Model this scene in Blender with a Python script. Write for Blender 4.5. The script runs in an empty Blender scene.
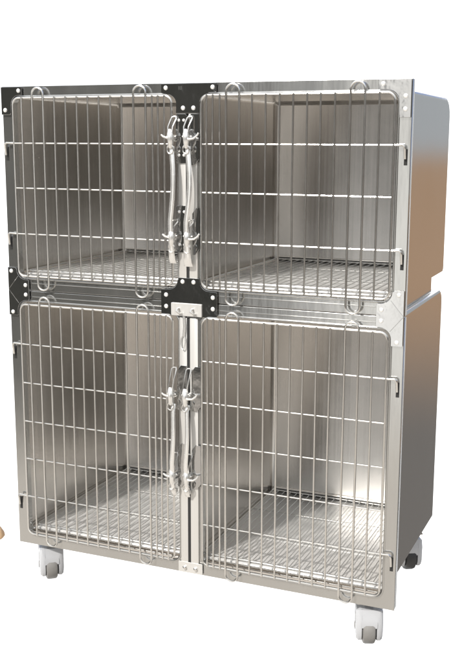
import bpy, bmesh, math, random
from mathutils import Vector, Matrix
random.seed(7)
S = bpy.context.scene
COL = S.collection
R = math.radians
G = 0.135                      # height of the cage frame's lower edge above the ground

# ---------------------------------------------------------------- camera
cd = bpy.data.cameras.new('camera'); cam = bpy.data.objects.new('camera', cd); COL.objects.link(cam)
cd.sensor_fit = 'HORIZONTAL'; cd.sensor_width = 36.0; cd.lens = 36.0*991.2/475.0
cd.clip_start = 0.05; cd.clip_end = 200
yaw, pit, roll = 0.3965, 0.1894, 0.0037
fw = Vector((-math.sin(yaw)*math.cos(pit), math.cos(yaw)*math.cos(pit), -math.sin(pit)))
rt = Vector((math.cos(yaw), math.sin(yaw), 0)); up = rt.cross(fw)
r2 = rt*math.cos(roll)+up*math.sin(roll); u2 = -rt*math.sin(roll)+up*math.cos(roll)
m = Matrix((r2, u2, -fw)).transposed().to_4x4(); m.translation = Vector((1.7956, -2.4911, 1.2597+G))
cam.matrix_world = m
S.camera = cam

# ---------------------------------------------------------------- world (direction based surroundings, like an HDRI)
w = bpy.data.worlds.new('World'); S.world = w; w.use_nodes = True
nt = w.node_tree; nt.nodes.clear(); N = nt.nodes; L = nt.links
def nd(t, **k):
    n = N.new(t)
    for a, b in k.items(): setattr(n, a, b)
    return n
def mth(op, a, b=None, c=None):
    n = nd('ShaderNodeMath', operation=op)
    for i, v in enumerate((a, b, c)):
        if v is None: continue
        if isinstance(v, (int, float)): n.inputs[i].default_value = v
        else: L.new(v, n.inputs[i])
    return n.outputs[0]
def sstep(v, lo, hi):
    n = nd('ShaderNodeMapRange', interpolation_type='SMOOTHSTEP')
    L.new(v, n.inputs[0]); n.inputs[1].default_value = lo; n.inputs[2].default_value = hi
    n.inputs[3].default_value = 0; n.inputs[4].default_value = 1
    return n.outputs[0]
def mixc(f, a, b):
    n = nd('ShaderNodeMix', data_type='RGBA')
    if isinstance(f, (int, float)): n.inputs[0].default_value = f
    else: L.new(f, n.inputs[0])
    for i, v in ((6, a), (7, b)):
        if isinstance(v, tuple): n.inputs[i].default_value = (*v, 1)
        else: L.new(v, n.inputs[i])
    return n.outputs[2]
tc = nd('ShaderNodeTexCoord'); sx = nd('ShaderNodeSeparateXYZ'); L.new(tc.outputs['Generated'], sx.inputs[0])
X, Y, Z = sx.outputs
ns = nd('ShaderNodeTexNoise'); ns.inputs['Scale'].default_value = 6; ns.inputs['Detail'].default_value = 5
L.new(tc.outputs['Generated'], ns.inputs['Vector'])
nz = mth('SUBTRACT', ns.outputs['Fac'], 0.5)
elev = mth('ADD', mth('MULTIPLY', mth('ARCSINE', Z), 57.2958), mth('MULTIPLY', nz, 7.0))       # degrees
azf = mth('MULTIPLY', mth('ARCTAN2', X, mth('MULTIPLY', Y, -1.0)), 57.2958)                     # 0 = straight ahead of the cage doors, negative = left
azf_n = mth('ADD', azf, mth('MULTIPLY', nz, 5.0))
azb = mth('MULTIPLY', mth('ARCTAN2', X, Y), 57.2958)                                            # 0 = straight behind the cage, positive = right
# in front of the cage: paving, a dark tree line to the left, a pale wall to the right, bright hazy sky
trees = mixc(ns.outputs['Fac'], (0.025, 0.026, 0.024), (0.14, 0.135, 0.12))
wall = mixc(ns.outputs['Fac'], (0.30, 0.30, 0.30), (0.62, 0.62, 0.61))
lit = mixc(ns.outputs['Fac'], (0.60, 0.59, 0.56), (2.2, 2.15, 2.05))
hedge = mixc(ns.outputs['Fac'], (0.020, 0.016, 0.013), (0.11, 0.085, 0.065))
band = mixc(sstep(azf_n, -22.8, -21.2), trees, wall)
band = mixc(sstep(azf_n, -16.5, -14.5), band, lit)
paving = mixc(ns.outputs['Fac'], (0.66, 0.60, 0.53), (1.15, 1.06, 0.95))
sky = mixc(sstep(elev, 15.0, 50.0), (0.85, 0.88, 0.90), (1.4, 1.45, 1.5))
front = mixc(sstep(elev, -19.0, -12.0), paving, band)
hfront = mixc(sstep(elev, -20.0, -3.0), paving, hedge)
front = mixc(sstep(azf_n, 6.0, 14.0), front, hfront)
front = mixc(sstep(elev, 7.0, 15.0), front, sky)
# behind: blank white added as a cut-out background, a brown yard with grey sky over it beyond the right side
brown = mixc(ns.outputs['Fac'], (0.34, 0.235, 0.155), (0.52, 0.36, 0.245))
yard = mixc(sstep(mth('ARCSINE', Z), R(-17), R(-8)), (0.19, 0.18, 0.17), brown)
yard = mixc(sstep(mth('ARCSINE', Z), R(-1.6), R(0.2)), yard, (0.42, 0.45, 0.475))
yard = mixc(sstep(mth('ARCSINE', Z), R(9), R(17)), yard, (0.34, 0.44, 0.70))
inyard = mth('MULTIPLY', sstep(azb, 1.5, 3.0), mth('SUBTRACT', 1.0, sstep(azb, 70.0, 90.0)))
white = mixc(sstep(mth('ARCSINE', Z), R(7.7), R(8.2)), (1.6, 1.6, 1.6), (0.36, 0.45, 0.68))
back = mixc(inyard, white, yard)
allc = mixc(sstep(Y, 0.05, -0.05), back, front)
allc = mixc(sstep(mth('ARCSINE', Z), R(45), R(55)), allc, (1.5, 1.5, 1.55))
bg = nd('ShaderNodeBackground'); bg.inputs[1].default_value = 1.0; L.new(allc, bg.inputs[0])
wo = nd('ShaderNodeOutputWorld'); L.new(bg.outputs[0], wo.inputs[0])

# ---------------------------------------------------------------- sun
sl = bpy.data.lights.new('sun', 'SUN'); sl.energy = 4.5; sl.angle = R(2.5); sl.color = (1, 0.955, 0.89)
sun = bpy.data.objects.new('sun', sl); COL.objects.link(sun)
SD = Vector((0.34, 1.0, -0.92)).normalized()
sun.rotation_euler = SD.to_track_quat('-Z', 'Y').to_euler(); sun.location = (-1, -2, 4)

S.view_settings.view_transform = 'Standard'; S.view_settings.look = 'None'
S.view_settings.exposure = 0; S.view_settings.gamma = 1
S.render.engine = 'CYCLES'
S.cycles.max_bounces = 12; S.cycles.glossy_bounces = 8; S.cycles.diffuse_bounces = 4
S.cycles.sample_clamp_indirect = 6

# ---------------------------------------------------------------- materials
def mat(name, col, metal=0.0, rough=0.5, streak=None, bump=0.0, rvar=0.0, cvar=0.0, spec=None, smudge=0.0):
    mt = bpy.data.materials.new(name); mt.use_nodes = True
    t = mt.node_tree; b = t.nodes['Principled BSDF']
    b.inputs['Metallic'].default_value = metal; b.inputs['Roughness'].default_value = rough
    b.inputs['Base Color'].default_value = (*col, 1)
    if spec is not None: b.inputs['Specular IOR Level'].default_value = spec
    if streak:
        co = t.nodes.new('ShaderNodeTexCoord'); mp = t.nodes.new('ShaderNodeMapping'); mp.inputs['Scale'].default_value = streak
        t.links.new(co.outputs['Object'], mp.inputs[0])
        n = t.nodes.new('ShaderNodeTexNoise'); n.inputs['Scale'].default_value = 1; n.inputs['Detail'].default_value = 4
        t.links.new(mp.outputs[0], n.inputs['Vector'])
        n2 = t.nodes.new('ShaderNodeTexNoise'); n2.inputs['Scale'].default_value = 7; n2.inputs['Detail'].default_value = 5
        t.links.new(co.outputs['Object'], n2.inputs['Vector'])
        ad = t.nodes.new('ShaderNodeMath'); ad.operation = 'MULTIPLY_ADD'
        t.links.new(n2.outputs['Fac'], ad.inputs[0]); ad.inputs[1].default_value = smudge; t.links.new(n.outputs['Fac'], ad.inputs[2])
        if rvar:
            mr = t.nodes.new('ShaderNodeMapRange'); t.links.new(ad.outputs[0], mr.inputs[0])
            mr.inputs[1].default_value = 0.3; mr.inputs[2].default_value = 0.7+smudge*0.6
            mr.inputs[3].default_value = max(0.02, rough-rvar); mr.inputs[4].default_value = rough+rvar
            t.links.new(mr.outputs[0], b.inputs['Roughness'])
        if cvar:
            mx = t.nodes.new('ShaderNodeMix'); mx.data_type = 'RGBA'; t.links.new(ad.outputs[0], mx.inputs[0])
            mx.inputs[6].default_value = (*[c*(1-cvar) for c in col], 1); mx.inputs[7].default_value = (*[min(1, c*(1+cvar)) for c in col], 1)
            t.links.new(mx.outputs[2], b.inputs['Base Color'])
        if bump:
            bp = t.nodes.new('ShaderNodeBump'); bp.inputs['Strength'].default_value = bump; bp.inputs['Distance'].default_value = 0.002
            t.links.new(n.outputs['Fac'], bp.inputs['Height']); t.links.new(bp.outputs[0], b.inputs['Normal'])
    return mt
M_frame = mat('frame_steel', (0.50, 0.50, 0.49), 0.92, 0.13, (9, 9, 2.0), 0.8, 0.06, 0.06, smudge=0.5)
M_mull = mat('satin_steel_strip', (0.62, 0.61, 0.59), 0.5, 0.38, (260, 260, 3), 0.08, 0.06, 0.05, smudge=0.3)
M_wall = mat('brushed_steel_wall', (0.68, 0.66, 0.635), 1.0, 0.19, (110, 110, 1.0), 0.012, 0.05, 0.08, smudge=0.9)
M_floor = mat('brushed_steel_floor', (0.78, 0.78, 0.775), 0.55, 0.33, (4, 90, 90), 0.05, 0.07, 0.08, smudge=0.6)
M_side = mat('polished_side_steel', (0.72, 0.70, 0.68), 1.0, 0.11, (3, 3.5, 2.2), 0.5, 0.04, 0.03, smudge=0.5)
M_plate = mat('mirror_steel_plate', (0.52, 0.52, 0.52), 1.0, 0.06, (9, 9, 9), 1.0, 0.02, 0.05, smudge=0.5)
M_wire = mat('polished_wire', (0.70, 0.69, 0.67), 0.95, 0.21, (40, 40, 40), 0.0, 0.02, 0.08, smudge=0.4)
M_rack = mat('rack_wire', (0.60, 0.60, 0.59), 0.9, 0.30, (40, 40, 40), 0.0, 0.06, 0.08, smudge=0.4)
M_bright = mat('bright_cast_steel', (0.80, 0.795, 0.78), 0.78, 0.24, (60, 60, 60), 0.0, 0.06, 0.05, smudge=0.4)
M_rivet = mat('aluminium_rivet', (0.90, 0.90, 0.89), 0.55, 0.35, (90, 90, 90), 0.0, 0.05, 0.04, smudge=0.3)
M_dark = mat('black_gap_shade', (0.02, 0.02, 0.02), 0.0, 0.7, (40, 40, 40), 0.0, 0.1, 0.2, smudge=0.3)  # near-black colour standing in for shade inside narrow recesses
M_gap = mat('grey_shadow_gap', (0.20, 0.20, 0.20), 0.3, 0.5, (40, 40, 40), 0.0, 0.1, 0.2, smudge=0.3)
M_white = mat('white_plastic', (0.43, 0.44, 0.46), 0.0, 0.30, (30, 30, 30), 0.0, 0.08, 0.03, smudge=0.6)
M_tyre = mat('grey_rubber', (0.19, 0.185, 0.178), 0.0, 0.5, (60, 60, 60), 0.1, 0.1, 0.12, smudge=0.5)
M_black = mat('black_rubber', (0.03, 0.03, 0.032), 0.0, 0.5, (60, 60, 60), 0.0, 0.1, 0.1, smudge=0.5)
M_ground = mat('white_ground', (0.93, 0.93, 0.93), 0.0, 0.9, (3, 3, 3), 0.0, 0.05, 0.01, smudge=0.3)
M_tan = mat('tan_surface', (0.62, 0.42, 0.25), 0.0, 0.7, (40, 40, 40), 0.1, 0.1, 0.2, smudge=0.6)

# ---------------------------------------------------------------- mesh helpers
def finish(bm, name, mt, parent=None, smooth=True, sharp=35):
    bmesh.ops.recalc_face_normals(bm, faces=bm.faces)
    for f in bm.faces: f.smooth = smooth
    if smooth:
        for e in bm.edges:
            if len(e.link_faces) == 2 and e.calc_face_angle(0) > R(sharp): e.smooth = False
    me = bpy.data.meshes.new(name); bm.to_mesh(me); bm.free()
    me.materials.append(mt)
    o = bpy.data.objects.new(name, me); COL.objects.link(o)
    if parent: o.parent = parent
    return o
def tube(bm, pts, r, n=8, closed=False):
    pts = [Vector(p) for p in pts]; rings = []; k = len(pts); nrm = None
    for i, p in enumerate(pts):
        a = pts[i-1] if (i > 0 or closed) else None
        b = pts[(i+1) % k] if (i < k-1 or closed) else None
        if a is None: t = (b-p).normalized()
        elif b is None: t = (p-a).normalized()
        else:
            t = ((p-a).normalized()+(b-p).normalized())
            t = t.normalized() if t.length > 1e-6 else (b-p).normalized()
        if nrm is None:
            nrm = t.cross(Vector((0, 1, 0)))
            if nrm.length < .2: nrm = t.cross(Vector((1, 0, 0)))
        nrm = (nrm-t*nrm.dot(t)).normalized(); bn = t.cross(nrm)
        rr = r[i] if isinstance(r, (list, tuple)) else r
        rings.append([bm.verts.new(p+(nrm*math.cos(2*math.pi*j/n)+bn*math.sin(2*math.pi*j/n))*rr) for j in range(n)])
    m_ = k if closed else k-1
    for i in range(m_):
        A, B = rings[i], rings[(i+1) % k]
        for j in range(n): bm.faces.new((A[j], A[(j+1) % n], B[(j+1) % n], B[j]))
    if not closed: bm.faces.new(rings[0]); bm.faces.new(rings[-1])
def rrect(x0, x1, z0, z1, r, n=6):
    out = []
    for cx, cz, a0 in ((x1-r, z1-r, 0), (x0+r, z1-r, 90), (x0+r, z0+r, 180), (x1-r, z0+r, 270)):
        for i in range(n+1):
            a = R(a0+90*i/n); out.append((cx+r*math.cos(a), cz+r*math.sin(a)))
    return out
def box(bm, x0, x1, y0, y1, z0, z1, bev=0.0, seg=2, skip=()):
    vs = {}
    for i, x in enumerate((x0, x1)):
        for j, y in enumerate((y0, y1)):
            for k, z in enumerate((z0, z1)): vs[i, j, k] = bm.verts.new((x, y, z))
    F = {'x0': ((0,0,0),(0,0,1),(0,1,1),(0,1,0)), 'x1': ((1,0,0),(1,1,0),(1,1,1),(1,0,1)), 'y0': ((0,0,0),(1,0,0),(1,0,1),(0,0,1)),
         'y1': ((0,1,0),(0,1,1),(1,1,1),(1,1,0)), 'z0': ((0,0,0),(0,1,0),(1,1,0),(1,0,0)), 'z1': ((0,0,1),(1,0,1),(1,1,1),(0,1,1))}
    fs = [bm.faces.new([vs[q] for q in F[k]]) for k in F if k not in skip]
    if bev:
        es = {e for f in fs for e in f.edges if len(e.link_faces) == 2}
        bmesh.ops.bevel(bm, geom=list(es), offset=bev, segments=seg, profile=0.5, affect='EDGES')
def plate(name, outline, holes, y, th, mt, parent, bevel=0.0008):
    """flat sheet in the x-z plane; its front face lies at y, thickness th goes back"""
    cu = bpy.data.curves.new('tmp', 'CURVE'); cu.dimensions = '2D'; cu.fill_mode = 'BOTH'
    for pts in [outline]+list(holes):
        s = cu.splines.new('POLY'); s.points.add(len(pts)-1); s.use_cyclic_u = True
        for p, q in zip(s.points, pts): p.co = (q[0], q[1], 0, 1)
    cu.extrude = th/2-bevel; cu.bevel_depth = bevel; cu.bevel_resolution = 1; cu.offset = -bevel
    ob = bpy.data.objects.new('tmp', cu); COL.objects.link(ob)
    dg = bpy.context.evaluated_depsgraph_get(); me = bpy.data.meshes.new_from_object(ob.evaluated_get(dg))
    bpy.data.objects.remove(ob); bpy.data.curves.remove(cu)
    for v in me.vertices: v.co = (v.co.x, y+th/2-v.co.z, v.co.y)
    bm = bmesh.new(); bm.from_mesh(me); bpy.data.meshes.remove(me)
    bmesh.ops.remove_doubles(bm, verts=bm.verts, dist=1e-6)
    return finish(bm, name, mt, parent, False)
def lathe(bm, prof, loc, axis='Y', n=16):
    """prof: list of (radius, distance along axis)"""
    rings = []
    for r_, d in prof:
        ring = []
        for j in range(n):
            a = 2*math.pi*j/n; c, s = r_*math.cos(a), r_*math.sin(a)
            p = {'Y': (c, d, s), 'X': (d, c, s), 'Z': (c, s, d)}[axis]
            ring.append(bm.verts.new(Vector(p)+Vector(loc)))
        rings.append(ring)
    for A, B in zip(rings, rings[1:]):
        for j in range(n): bm.faces.new((A[j], A[(j+1) % n], B[(j+1) % n], B[j]))
    bm.faces.new(rings[0]); bm.faces.new(rings[-1])
def empty(name, loc, label, cat, group=None):
    o = bpy.data.objects.new(name, None); COL.objects.link(o); o.location = loc; o.empty_display_size = 0.1
    o['label'] = label; o['category'] = cat
    if group: o['group'] = group
    return o
def arc(cx, cz, r, a0, a1, n=8):
    return [(cx+r*math.cos(R(a0+(a1-a0)*i/n)), cz+r*math.sin(R(a0+(a1-a0)*i/n))) for i in range(n+1)]

# ================================================================ THE CAGE
W, D, H = 1.22, 0.656, 1.4148
cage = empty('kennel_cage', (0, 0, G), 'stainless steel two-tier kennel cage bank with four wire doors, standing on white casters', 'animal cage')

UPX = (0.035, 0.573, 0.641, 1.187)
OPEN = {'ul': (0.035, 0.573, 0.851, 1.386), 'ur': (0.641, 1.187, 0.851, 1.386), 'll': (0.035, 0.573, 0.030, 0.783), 'lr': (0.641, 1.187, 0.030, 0.783)}
def front_frame(z0, z1, keys):
    f = plate('front_frame', [(0, z0), (W, z0), (W, z1), (0, z1)], [rrect(*OPEN[k], 0.028) for k in keys], 0.0, 0.003, M_frame, cage, 0.001)
    bm = bmesh.new(); bm.from_mesh(f.data)
    # folded edges round the outside and a folded lip round each opening
    for (xa, xb, za, zb) in ((0.0012, 0.0032, z0+.001, z1-.001), (W-.0032, W-.0012, z0+.001, z1-.001)):
        box(bm, xa, xb, 0.0025, 0.028, za, zb)
    box(bm, 0.004, W-.004, 0.0025, 0.028, z0+.0012, z0+.003); box(bm, 0.004, W-.004, 0.0025, 0.028, z1-.003, z1-.0012)
    for k in keys:
        a = OPEN[k]; n = 6
        p0 = rrect(a[0], a[1], a[2], a[3], 0.028, n)
        tube(bm, [(x, 0.0005, z) for x, z in p0], 0.0032, 8, True)
        A = [bm.verts.new((x, 0.001, z)) for x, z in p0]; B = [bm.verts.new((x, 0.024, z)) for x, z in p0]
        for i in range(len(A)): bm.faces.new((A[i], A[(i+1) % len(A)], B[(i+1) % len(A)], B[i]))
    for f_ in bm.faces: f_.smooth = True
    for e in bm.edges:
        if len(e.link_faces) == 2 and e.calc_face_angle(0) > R(16): e.smooth = False
    bm.to_mesh(f.data); bm.free()
    return f
front_frame(0.8165, H, ('ul', 'ur')); front_frame(0.0, 0.8135, ('ll', 'lr'))
# pressed bead running along each rail
bm = bmesh.new()
for z in (0.838,): box(bm, 0.072, 0.545, -0.0022, 0.0005, z-.0012, z+.0012, 0.0008); box(bm, 0.675, 1.15, -0.0022, 0.0005, z-.0012, z+.0012, 0.0008)
for z in (0.797,): box(bm, 0.072, 0.53, -0.0022, 0.0005, z-.0012, z+.0012, 0.0008); box(bm, 0.69, 1.15, -0.0022, 0.0005, z-.0012, z+.0012, 0.0008)
finish(bm, 'rail_bead', M_frame, cage)

# outer shells
def shell(z0, z1, y1, x0, x1, rt_, rb_, mt, name):
    """open-fronted sheet box, rear top / rear bottom corners rounded by rt_, rb_; long edges softened"""
    prof = [(0.03, z0)]
    prof += [(y1-rb_, z0)] + [(y1-rb_+rb_*math.sin(R(a)), z0+rb_-rb_*math.cos(R(a))) for a in (22, 45, 68, 90)]
    prof += [(y1-rt_+rt_*math.cos(R(a)), z1-rt_+rt_*math.sin(R(a))) for a in (0, 22, 45, 68, 90)] + [(0.03, z1)]
    bm = bmesh.new(); e = 0.013
    seq = [(x0+e*(1-math.cos(R(22.5*i))), e*(1-math.sin(R(22.5*i)))) for i in range(5)]
    seq += [(x1-e*(1-math.cos(R(22.5*i))), e*(1-math.sin(R(22.5*i)))) for i in range(4, -1, -1)]
    seq = [(x0, e+.002)]+seq+[(x1, e+.002)]
    rings = [ring_(bm, prof, x, ins, y1, z0, z1) for x, ins in seq]
    for A, B in zip(rings, rings[1:]):
        for i in range(len(prof)-1): bm.faces.new((A[i], A[i+1], B[i+1], B[i]))
    bm.faces.new(rings[0]); bm.faces.new(rings[-1])
    return finish(bm, name, mt, cage, True, 40)
def ring_(bm, prof, x, ins, y1, z0, z1):
    out = []; zm = (z0+z1)/2; k = 1-ins/(z1-z0)*2; ky = (y1-ins-0.03)/(y1-0.03)
    for y, z in prof: out.append(bm.verts.new((x, 0.03+(y-0.03)*ky, zm+(z-zm)*(k if z > zm else 1-ins*0.1/(z1-z0)*2))))
    return out
shell(0.858, 1.393, D, 0.03, 1.19, 0.048, 0.014, M_side, 'body_shell')
shell(0.041, 0.803, D-0.004, 0.03, 1.19, 0.030, 0.006, M_side, 'body_shell')
bm = bmesh.new(); box(bm, 0.045, 1.172, 0.03, 0.555, 0.8035, 0.8575); finish(bm, 'base_rail', M_side, cage)

# compartment liners: open-fronted boxes with coved corners
def liner(key, x0, x1, z0, z1):
    bm = bmesh.new(); y0, y1 = 0.026, D-0.012; r_ = 0.012
    fr = rrect(x0, x1, z0, z1, r_, 4)
    A = [bm.verts.new((x, y0, z)) for x, z in fr]; B = [bm.verts.new((x, y1-r_, z)) for x, z in fr]
    rings = [A, B]
    for a in (30, 60, 90):
        s = r_*(1-math.cos(R(a))); yy = y1-r_+r_*math.sin(R(a))
        rings.append([bm.verts.new((x, yy, z)) for x, z in rrect(x0+s, x1-s, z0+s, z1-s, max(0.0015, r_-s), 4)])
    for P, Q in zip(rings, rings[1:]):
        for i in range(len(P)): bm.faces.new((P[i], P[(i+1) % len(P)], Q[(i+1) % len(P)], Q[i]))
    bm.faces.new(rings[-1])
    # folded lip at the foot of the back wall
    box(bm, x0+.02, x1-.004, y1-0.012, y1-0.0005, z0+0.016, z0+0.021, 0.0015)
    bmesh.ops.recalc_face_normals(bm, faces=bm.faces)
    return finish(bm, 'compartment_liner', M_wall, cage, True, 50)
LIN = {'ul': (0.031, 0.600, 0.861, 1.388), 'ur': (0.615, 1.187, 0.861, 1.388), 'll': (0.031, 0.600, 0.0435, 0.799), 'lr': (0.615, 1.187, 0.0435, 0.799)}
for k, v in LIN.items():
    bm = bmesh.new(); box(bm, OPEN[k][0]+.01, OPEN[k][1]-.01, 0.0035, 0.031, OPEN[k][2]+.0045, v[2]+.0022, 0.002); finish(bm, 'threshold', M_side, cage)
    lo = liner(k, *v)
    bm = bmesh.new(); x0, x1, z0, z1 = v
    box(bm, x0+.006, x1-.006, 0.03, D-0.0205, z0+0.0008, z0+0.004, 0.001)
    fo = finish(bm, 'floor_pan', M_floor, cage)
    bm = bmesh.new(); box(bm, x0+.02, x1-.006, D-0.020, D-0.0135, z0+0.006, z0+0.015); finish(bm, 'lip_gap_shade', M_gap, cage)  # grey strip painted in for the shaded gap under the lip

# ---- mullion: two channels with a black strip painted in for the shade between them, in each tier
def mullion(z0, z1):
    bm = bmesh.new()
    for xa, xb in ((0.5765, 0.5995), (0.6085, 0.6335)):
        box(bm, xa, xb, -0.0055, -0.0005, z0, z1, 0.0012)
    o = finish(bm, 'mullion', M_mull, cage)
    bm = bmesh.new(); box(bm, 0.5998, 0.6082, -0.0015, -0.0004, z0, z1); finish(bm, 'groove_shade', M_dark, o)
mullion(0.883, 1.334); mullion(0.034, 0.770)

# ---- brackets
def rivets(parent, pts, y, r=0.0062):
    for x, z in pts:
        bm = bmesh.new(); lathe(bm, [(r, 0.0006), (r, -0.0006), (r*.86, -0.0022), (r*.5, -0.0032), (r*.12, -0.0036)], (x, y, z), 'Y', 14)
        finish(bm, 'rivet', M_rivet, parent, True, 60)
def cove(cx, cz, r, a0, a1): return arc(cx, cz, r, a0, a1, 6)
PY = -0.0075
def bracket(outline, riv, name='corner_bracket', y=PY, mt=None, r=0.0062):
    o = plate(name, outline, [], y, 0.0025, mt or M_plate, cage, 0.0006)
    rivets(o, riv, y, r); return o
q = 0.030
tl = [(0.001, 1.413), (0.073, 1.413), (0.073, 1.389)] + cove(0.063, 1.361, 0.0285, 90, 180) + [(0.0335, 1.338), (0.030, 1.334), (0.001, 1.334)]
bracket(tl, [(0.062, 1.402), (0.014, 1.347)])
tr = [(W-x, z) for x, z in tl]; tr = [(min(x, W-.001), z) for x, z in tr]
bracket([(W-.001, 1.413), (1.135, 1.413), (1.135, 1.389)] + cove(1.159, 1.358, 0.0305, 90, 0) + [(1.190, 1.32), (W-.001, 1.32)], [(1.147, 1.402), (1.205, 1.372), (1.205, 1.34)])
def creased(o_pts): return o_pts
ml = [(0.001, 0.884), (0.027, 0.884), (0.032, 0.879)] + cove(0.063, 0.879, 0.0305, 180, 270) + [(0.071, 0.848), (0.074, 0.845), (0.074, 0.790), (0.071, 0.786)] + cove(0.063, 0.755, 0.0305, 90, 180) + [(0.0325, 0.738), (0.001, 0.738)]
o = bracket(ml, [(0.013, 0.873), (0.062, 0.832), (0.062, 0.803), (0.014, 0.748)], y=PY)
def creases(parent, sgn, x0):
    bm = bmesh.new()
    for z1 in (0.858, 0.776):
        tube(bm, [(x0+sgn*0.002, PY-.0002, 0.817+(0.001 if z1 > .82 else -0.001)), (x0+sgn*0.036, PY-.0002, z1)], 0.0009, 6)
    finish(bm, 'crease', M_frame, parent)
creases(o, 1, 0)
mr = [(W-x, z) for x, z in ml][::-1]
o = bracket(mr, [(1.205, 0.873), (1.160, 0.832), (1.160, 0.803), (1.203, 0.748)]); creases(o, -1, W)
tcn = [(0.527, 1.413), (0.692, 1.413), (0.692, 1.389), (0.668, 1.388)] + cove(0.668, 1.358, 0.0265, 90, 180) + [(0.6405, 1.334), (0.571, 1.334)] + cove(0.546, 1.358, 0.0265, 0, 90) + [(0.527, 1.388)]
o = bracket(tcn, [(0.541, 1.402), (0.681, 1.402), (0.593, 1.348), (0.624, 1.348)], 'centre_bracket')
bm = bmesh.new()    # faint stamped mark at the top of the plate
for px in (0.580, 0.584, 0.588): box(bm, px, px+.0022, PY-.0004, PY+.0003, 1.396, 1.406)
finish(bm, 'stamped_mark', M_frame, o)
mcn = [(0.576, 0.884), (0.640, 0.884)] + [(0.641, 0.872)] + cove(0.668, 0.876, 0.0265, 185, 270) + [(0.692, 0.848), (0.694, 0.846), (0.694, 0.777), (0.692, 0.775), (0.522, 0.775), (0.520, 0.777), (0.520, 0.845), (0.522, 0.848)] + cove(0.546, 0.876, 0.0265, 270, 355)
bracket(mcn, [(0.588, 0.873), (0.622, 0.873), (0.536, 0.833), (0.536, 0.800), (0.681, 0.833), (0.681, 0.801)], 'centre_bracket')
hp = plate('hanger_plate', rrect(0.553, 0.648, 0.776, 0.812, 0.002, 2), [], PY-.0035, 0.003, M_mull, cage, 0.0007)
for hx in (0.578, 0.622):
    bm = bmesh.new(); tube(bm, [(hx, PY-.002, 0.797), (hx-.001, PY-.013, 0.797), (hx-.002, PY-.017, 0.791), (hx+.006, PY-.013, 0.784), (hx+.008, PY-.006, 0.783)], 0.0028, 8)
    finish(bm, 'hanger_hook', M_wire, hp)
bp_ = plate('foot_plate', rrect(0.568, 0.646, 0.003, 0.036, 0.002, 2), [], PY+.001, 0.003, M_mull, cage, 0.0007)
for hx in (0.589, 0.624):
    bm = bmesh.new(); lathe(bm, [(0.0065, 0.001), (0.0065, -0.003), (0.004, -0.005), (0.001, -0.0055)], (hx, PY, 0.018), 'Y', 12); finish(bm, 'screw', M_wire, bp_)

# ---- lock plates behind the latches
def lock_plate(xa, xb, z0, z1, mt, riv=True, notch=True):
    zm = (z0+z1)/2; s = 0.007; c = 0.004
    out = [(xa+c, z1), (xb-c, z1), (xb, z1-c), (xb, zm+.012), (xb-s, zm), (xb, zm-.012), (xb, z0+c), (xb-c, z0), (xa+c, z0), (xa, z0+c), (xa, zm-.012), (xa+s, zm), (xa, zm+.012), (xa, z1-c)] if notch else \
          [(xa, z1-.016), (xa+.012, z1), (xb, z1), (xb, z0+.016), (xb-.012, z0), (xa, z0)]
    o = plate('lock_plate', out, [], -0.0095, 0.0030, mt, cage, 0.0005)
    if riv:
        xm1, xm2 = xa+(xb-xa)*.28, xa+(xb-xa)*.74
        rivets(o, [(xm1, z1-.017), (xm2, z1-.017), (xm1, z0+.022), (xm2, z0+.022)], -0.0095, 0.0042)
lock_plate(0.5715, 0.6045, 1.200, 1.3325, M_plate); lock_plate(0.571, 0.6045, 0.955, 1.085, M_plate)
lock_plate(0.6060, 0.6405, 1.195, 1.3325, M_plate, False, False); lock_plate(0.6200, 0.6405, 0.950, 1.080, M_plate, False, False)
lock_plate(0.5700, 0.5985, 0.500, 0.632, M_plate, False, False); lock_plate(0.6150, 0.6430, 0.500, 0.632, M_plate, False, False)  # slanted plates added for the shadow-like dark shapes on the post
lock_plate(0.5700, 0.5985, 0.268, 0.400, M_plate, False, False); lock_plate(0.6150, 0.6430, 0.268, 0.400, M_plate, False, False)

# ---- wire doors
def door(x0, x1, z0, z1, hz, vx, loops, lz, hinge_side, hinge_z):
    bm = bmesh.new()
    tube(bm, [(x, -0.012, z) for x, z in rrect(x0, x1, z0, z1, 0.020, 6)], 0.0034, 8, True)
    for z in hz: tube(bm, [(x0, -0.0115, z), (x1, -0.0115, z)], 0.0024, 8)
    for x in vx:
        j = random.uniform(-.0006, .0006); jm = random.uniform(-.0014, .0014)
        tube(bm, [(x+j, -0.0170, z1+.002), (x+j+jm, -0.0172, (z0+z1)/2), (x-j, -0.0170, z0-.002)], 0.0027, 8)
    d = finish(bm, 'door', M_wire, cage)
    for xa, xb in loops:
        r_ = (xb-xa)/2; cx = (xa+xb)/2
        pts = [(x, z) for x, z in arc(cx, lz[1]-r_, r_, 0, 180, 10)] + [(x, z) for x, z in arc(cx, lz[0]+r_, r_, 180, 360, 10)]
        bm = bmesh.new(); tube(bm, [(x, -0.0178 if lz[0]+.05 < z < lz[1]-.05 else -0.0165, z) for x, z in pts], 0.0032, 8, True)
        finish(bm, 'reinforcing_loop', M_wire, d)
    for z in hinge_z:
        s = hinge_side; xe = x0 if s < 0 else x1; xo = 0.012 if s < 0 else W-0.013
        bm = bmesh.new(); tube(bm, [(xe, -0.0115, z), (xo-s*.005, -0.0125, z+.001), (xo, -0.0125, z-.003), (xo+s*.001, -0.011, z-.010), (xo+s*.001, -0.006, z-.034)], 0.0031, 8)
        finish(bm, 'hinge_hook', M_wire, d)
        bm = bmesh.new(); box(bm, xo-.004+s*.001, xo+.005+s*.001, -0.0012, 0.0006, z-.050, z-.010, 0.0005); finish(bm, 'hinge_slot_shade', M_dark, cage)  # solid black box stands in for the shaded hole under each hook
    return d
XL = [0.078, 0.189, 0.2265, 0.264, 0.300, 0.336, 0.3725, 0.409, 0.503, 0.521, 0.540]
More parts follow.
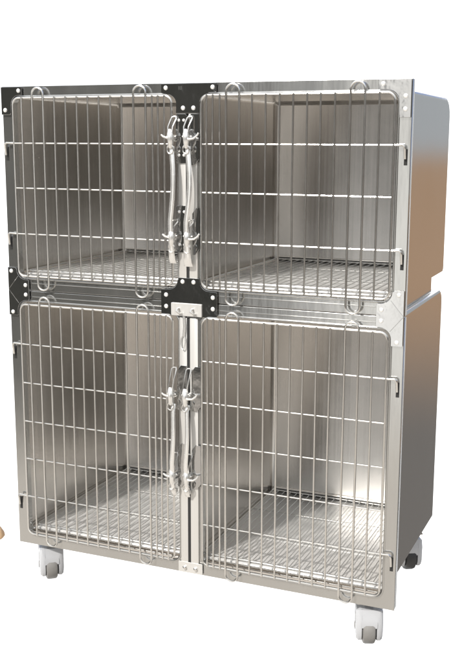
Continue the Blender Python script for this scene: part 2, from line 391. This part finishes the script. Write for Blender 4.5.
XR = [0.667, 0.686, 0.706, 0.799, 0.837, 0.876, 0.914, 0.951, 0.988, 1.026, 1.141]
LOL = [(0.1140, 0.1510), (0.4450, 0.4830)]; LOR = [(0.7240, 0.7620), (1.0660, 1.1040)]
HU = (1.252, 1.122, 0.987); HLw = (0.651, 0.530, 0.408, 0.287, 0.164)
door(0.0440, 0.5600, 0.861, 1.381, HU, XL, LOL, (0.822, 1.409), -1, (1.252, 0.987))
door(0.6500, 1.1800, 0.861, 1.381, HU, XR, LOR, (0.818, 1.409), 1, (1.252, 0.987))
door(0.0440, 0.5580, 0.040, 0.774, HLw, XL, LOL, (0.012, 0.800), -1, (0.651, 0.164))
door(0.6490, 1.1800, 0.040, 0.774, HLw, XR, LOR, (0.007, 0.796), 1, (0.651, 0.164))

# ---- latches and long pull handles
def latch(x, z, side, zt):
    """toggle latch: body at (x,z); side=-1 its lever points left, +1 right; zt top of the wire bail"""
    bm = bmesh.new()
    lathe(bm, [(0.004, -0.036), (0.0075, -0.034), (0.0085, -0.026), (0.0080, -0.010), (0.0095, -0.006), (0.0095, 0.0)], (x, 0.0, z), 'Y', 12)
    bm2 = [(x-.003, -.025, z+.022), (x, -.031, z+.010), (x+.002, -.032, z-.002), (x+.001, -.030, z-.014), (x-.001, -.026, z-.026)]
    tube(bm, bm2, [0.0055, 0.0085, 0.0088, 0.0080, 0.0055], 10)
    l = finish(bm, 'latch', M_bright, cage)
    bm = bmesh.new(); wd = 0.0065
    tube(bm, [(x-wd, -.029, z+.008), (x-wd-.001, -.027, z+.03), (x-wd+.004, -.017, zt-.004), (x-wd+.007, -.013, zt), (x+wd+.004, -.013, zt+.001), (x+wd+.006, -.016, zt-.005), (x+wd, -.027, z+.03), (x+wd-.001, -.029, z+.008)], 0.0021, 8)
    finish(bm, 'bail_wire', M_wire, l)
    bm = bmesh.new()
    if side > 0:
        tube(bm, [(x, -.033, z), (x+.012, -.036, z-.003), (x+.026, -.038, z-.001), (x+.036, -.038, z+.006), (x+.041, -.037, z+.014)], [.0042, .0036, .0031, .0028, .0026], 8)
    else:
        tube(bm, [(x, -.033, z), (x-.008, -.037, z+.001), (x-.016, -.040, z+.004), (x-.022, -.041, z+.009)], [.0042, .0034, .003, .0026], 8)
    finish(bm, 'lever', M_bright, l)
    bm = bmesh.new()
    tube(bm, [(x+.010*math.cos(R(a)), -.030, z-.030+.012*math.sin(R(a))) for a in range(0, 360, 30)], 0.0022, 8, True)
    tube(bm, [(x-.014, -.022, z+.004), (x+.014, -.022, z+.004)], 0.0026, 8)
    finish(bm, 'spring_ring', M_wire, l)
def handle(x, z1, z0, bow, w_top, w_bot, foot):
    """long flat pull handle: outline sways a little, pressed to a shallow channel"""
    n = 26; bm = bmesh.new(); rings = []
    for i in range(n+1):
        t = i/n; z = z1+(z0-z1)*t
        cx = x+bow*math.sin(math.pi*min(1, t*1.6)) if t < .63 else x+bow*math.sin(math.pi*1.0)*0
        wd = w_top+(w_bot-w_top)*max(0, (t-.75)/.25)
        y = -0.020-0.014*math.sin(math.pi*t)**0.6 if 0 < t < 1 else -0.018
        ring = []
        for a in range(8):
            an = 2*math.pi*a/8; ring.append(bm.verts.new((cx+wd*math.cos(an), y+0.0038*math.sin(an), z)))
        rings.append(ring)
    for A, B in zip(rings, rings[1:]):
        for j in range(8): bm.faces.new((A[j], A[(j+1) % 8], B[(j+1) % 8], B[j]))
    bm.faces.new(rings[0]); bm.faces.new(rings[-1])
    h = finish(bm, 'pull_handle', M_bright, cage, True, 50)
    for z in (z1-.01, z0+.012):
        bm = bmesh.new(); box(bm, x-.006, x+.006, -0.021, -0.006, z-.006, z+.006, 0.002); finish(bm, 'handle_foot', M_bright, h)
for (x, s) in ((0.5645, -1), (0.6120, 1)):
    latch(x, 1.268, s, 1.325); latch(x+(.001), 0.998, s, 1.045)
for (x, s) in ((0.5580, -1), (0.6040, 1)):
    latch(x, 0.545, s, 0.625); latch(x+.002, 0.305, s, 0.372)
handle(0.5640, 1.246, 0.925, 0.009, 0.0072, 0.0100, 1); handle(0.6120, 1.246, 0.918, 0.011, 0.0076, 0.0130, 1)
handle(0.5620, 0.520, 0.245, 0.005, 0.0068, 0.0075, 1); handle(0.6060, 0.520, 0.245, 0.005, 0.0068, 0.0075, 1)
# split key ring hanging on the post
bm = bmesh.new()
tube(bm, [(0.590+.007*math.cos(R(a)), -0.011+.002*math.sin(R(a)), 0.700+.020*math.sin(R(a))) for a in range(0, 360, 24)], 0.0018, 8, True)
tube(bm, [(0.592, -.008, 0.775), (0.594, -.010, 0.745), (0.592, -.010, 0.718)], 0.0042, 8)
finish(bm, 'hanging_ring', M_bright, cage)

# ---- casters
def caster(x, y, rot, dark=False):
    bm = bmesh.new()
    lathe(bm, [(0.030, 0.040), (0.030, 0.012), (0.012, 0.010), (0.012, -0.012)], (0, 0, 0), 'Z', 20)
    box(bm, -0.036, 0.036, -0.036, 0.036, 0.006, 0.011, 0.001)
    st = finish(bm, 'caster', M_frame, cage, True, 40)
    st.location = (x, y, -0.010); st.rotation_euler = (0, 0, rot)
    # hood: arched shell, open in front where the tread shows
    bm = bmesh.new(); hw = 0.038
    prof = []      # side outline in y-z
    cy, cz, rr = 0.004, -0.074, 0.045
    outl = [(-0.034, -0.010), (0.036, -0.010), (0.044, -0.03)] + [(cy+rr*math.cos(R(a)), cz+rr*math.sin(R(a))) for a in (10, -15, -40)] + [(cy+rr*math.cos(R(a)), cz+rr*math.sin(R(a))) for a in (-140, -165, 165)] + [(-0.042, -0.035)]
    for sx_ in (-1, 1):
        a0, a1 = (0.021, hw)
        xs = [sx_*a0, sx_*(hw-.008), sx_*(hw-.002), sx_*hw]; ins = [0, 0, .004, .010]
        my = sum(p[0] for p in outl)/len(outl); mz = -0.05
        rings = []
        for xx, i_ in zip(xs, ins):
            k = 1-i_/0.045; rings.append([bm.verts.new((xx, my+(yy-my)*k, mz+(zz-mz)*k)) for yy, zz in outl])
        for A, B in zip(rings, rings[1:]):
            for i in range(len(A)): bm.faces.new((A[i], A[(i+1) % len(A)], B[(i+1) % len(A)], B[i]))
        bm.faces.new(rings[0]); bm.faces.new(rings[-1])
    # bridge over the wheel
    seq = [(-0.041, -0.062), (-0.0425, -0.048), (-0.041, -0.034), (-0.034, -0.0105), (0.036, -0.0105), (0.043, -0.03), (0.047, -0.06)]
    A = []
    for yy, zz in seq: A.append((bm.verts.new((-0.022, yy, zz)), bm.verts.new((0.022, yy, zz))))
    Bq = []
    for yy, zz in seq:
        k = 0.86; Bq.append((bm.verts.new((-0.022, yy*k, -0.05+(zz+.05)*k)), bm.verts.new((0.022, yy*k, -0.05+(zz+.05)*k))))
    for i in range(len(seq)-1):
        bm.faces.new((A[i][0], A[i][1], A[i+1][1], A[i+1][0])); bm.faces.new((Bq[i][0], Bq[i][1], Bq[i+1][1], Bq[i+1][0]))
    for i in (0, len(seq)-1): bm.faces.new((A[i][0], A[i][1], Bq[i][1], Bq[i][0]))
    finish(bm, 'caster_hood', M_white, st, True, 35)
    bm = bmesh.new(); r_ = 0.0505
    lathe(bm, [(0.012, -0.0185), (r_-.008, -0.0185), (r_-.002, -0.0155), (r_, -0.010), (r_, 0.010), (r_-.002, 0.0155), (r_-.008, 0.0185), (0.012, 0.0185)], (0, 0.004, -0.0745), 'X', 28)
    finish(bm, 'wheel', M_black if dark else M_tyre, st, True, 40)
    for sg in (-1, 1):
        bm2 = bmesh.new(); box(bm2, min(sg*0.0188, sg*0.0212), max(sg*0.0188, sg*0.0212), -0.032, 0.036, -0.100, -0.03, 0.0005); finish(bm2, 'wheel_guard', M_black, st)
        bm = bmesh.new(); lathe(bm, [(0.011, sg*0.036), (0.011, sg*0.0388), (0.008, sg*0.0400), (0.001, sg*0.0403)], (0, 0.004, -0.0745), 'X', 16)
        finish(bm, 'axle_cap', M_tyre, st)
        bm = bmesh.new(); box(bm, min(sg*0.0372, sg*0.0384), max(sg*0.0372, sg*0.0384), -0.018, -0.006, -0.060, -0.026, 0.001)
        finish(bm, 'side_slot', M_tyre, st)
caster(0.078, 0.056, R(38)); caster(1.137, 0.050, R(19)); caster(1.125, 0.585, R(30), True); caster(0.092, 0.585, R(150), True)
bm = bmesh.new(); box(bm, 0.04, 1.18, 0.03, 0.64, 0.028, 0.0405, 0.002); finish(bm, 'base_rail', M_frame, cage)

# ================================================================ loose floor racks (rest inside)
LAB = {'ul': 'wire floor rack lying in the upper left compartment', 'ur': 'wire floor rack lying in the upper right compartment',
       'll': 'wire floor rack lying in the lower left compartment', 'lr': 'wire floor rack lying in the lower right compartment'}
for k in ('ul', 'ur', 'll', 'lr'):
    x0, x1, z0, z1 = LIN[k]; x0 += .014; x1 -= .014; ya, yb = 0.036, D-0.026
    bm = bmesh.new()
    zz = 0.007
    tube(bm, [(x, y, zz) for x, y in rrect(x0, x1, ya, yb, 0.008, 3)], 0.0026, 8, True)
    nb = 24
    for i in range(1, nb):
        x = x0+(x1-x0)*i/nb; tube(bm, [(x, ya-.001, zz+.002), (x, yb+.001, zz+.002)], 0.0013, 6)
    for t in (0.33, 0.67):
        y = ya+(yb-ya)*t; tube(bm, [(x0, y, zz-.001), (x1, y, zz-.001)], 0.0018, 6)
    for xx in (x0+.01, x1-.01):
        for yy in (ya+.01, yb-.01): tube(bm, [(xx, yy, 0.0002), (xx, yy, zz)], 0.0025, 8)
    rk = finish(bm, 'floor_rack', M_rack, None)
    rk.location = (0, 0, G+z0+0.004)
    rk['label'] = LAB[k]; rk['category'] = 'floor rack'; rk['group'] = 'wire floor racks inside the compartments'

# small unidentified tan thing just showing at the left edge
bm = bmesh.new()
lathe(bm, [(0.006, 0.0), (0.030, 0.003), (0.036, 0.012), (0.033, 0.024), (0.024, 0.038), (0.014, 0.052), (0.004, 0.060)], (0, 0, 0), 'Z', 20)
for v in bm.verts: v.co.x *= 1.1; v.co.x += 0.1*v.co.z
tn = finish(bm, 'tan_object', M_tan, None); tn.location = (-0.293, 0.252, 0.0)
tn['label'] = 'small unidentified tan tapered object just showing at the left edge, beside the cage'; tn['category'] = 'unidentified object'
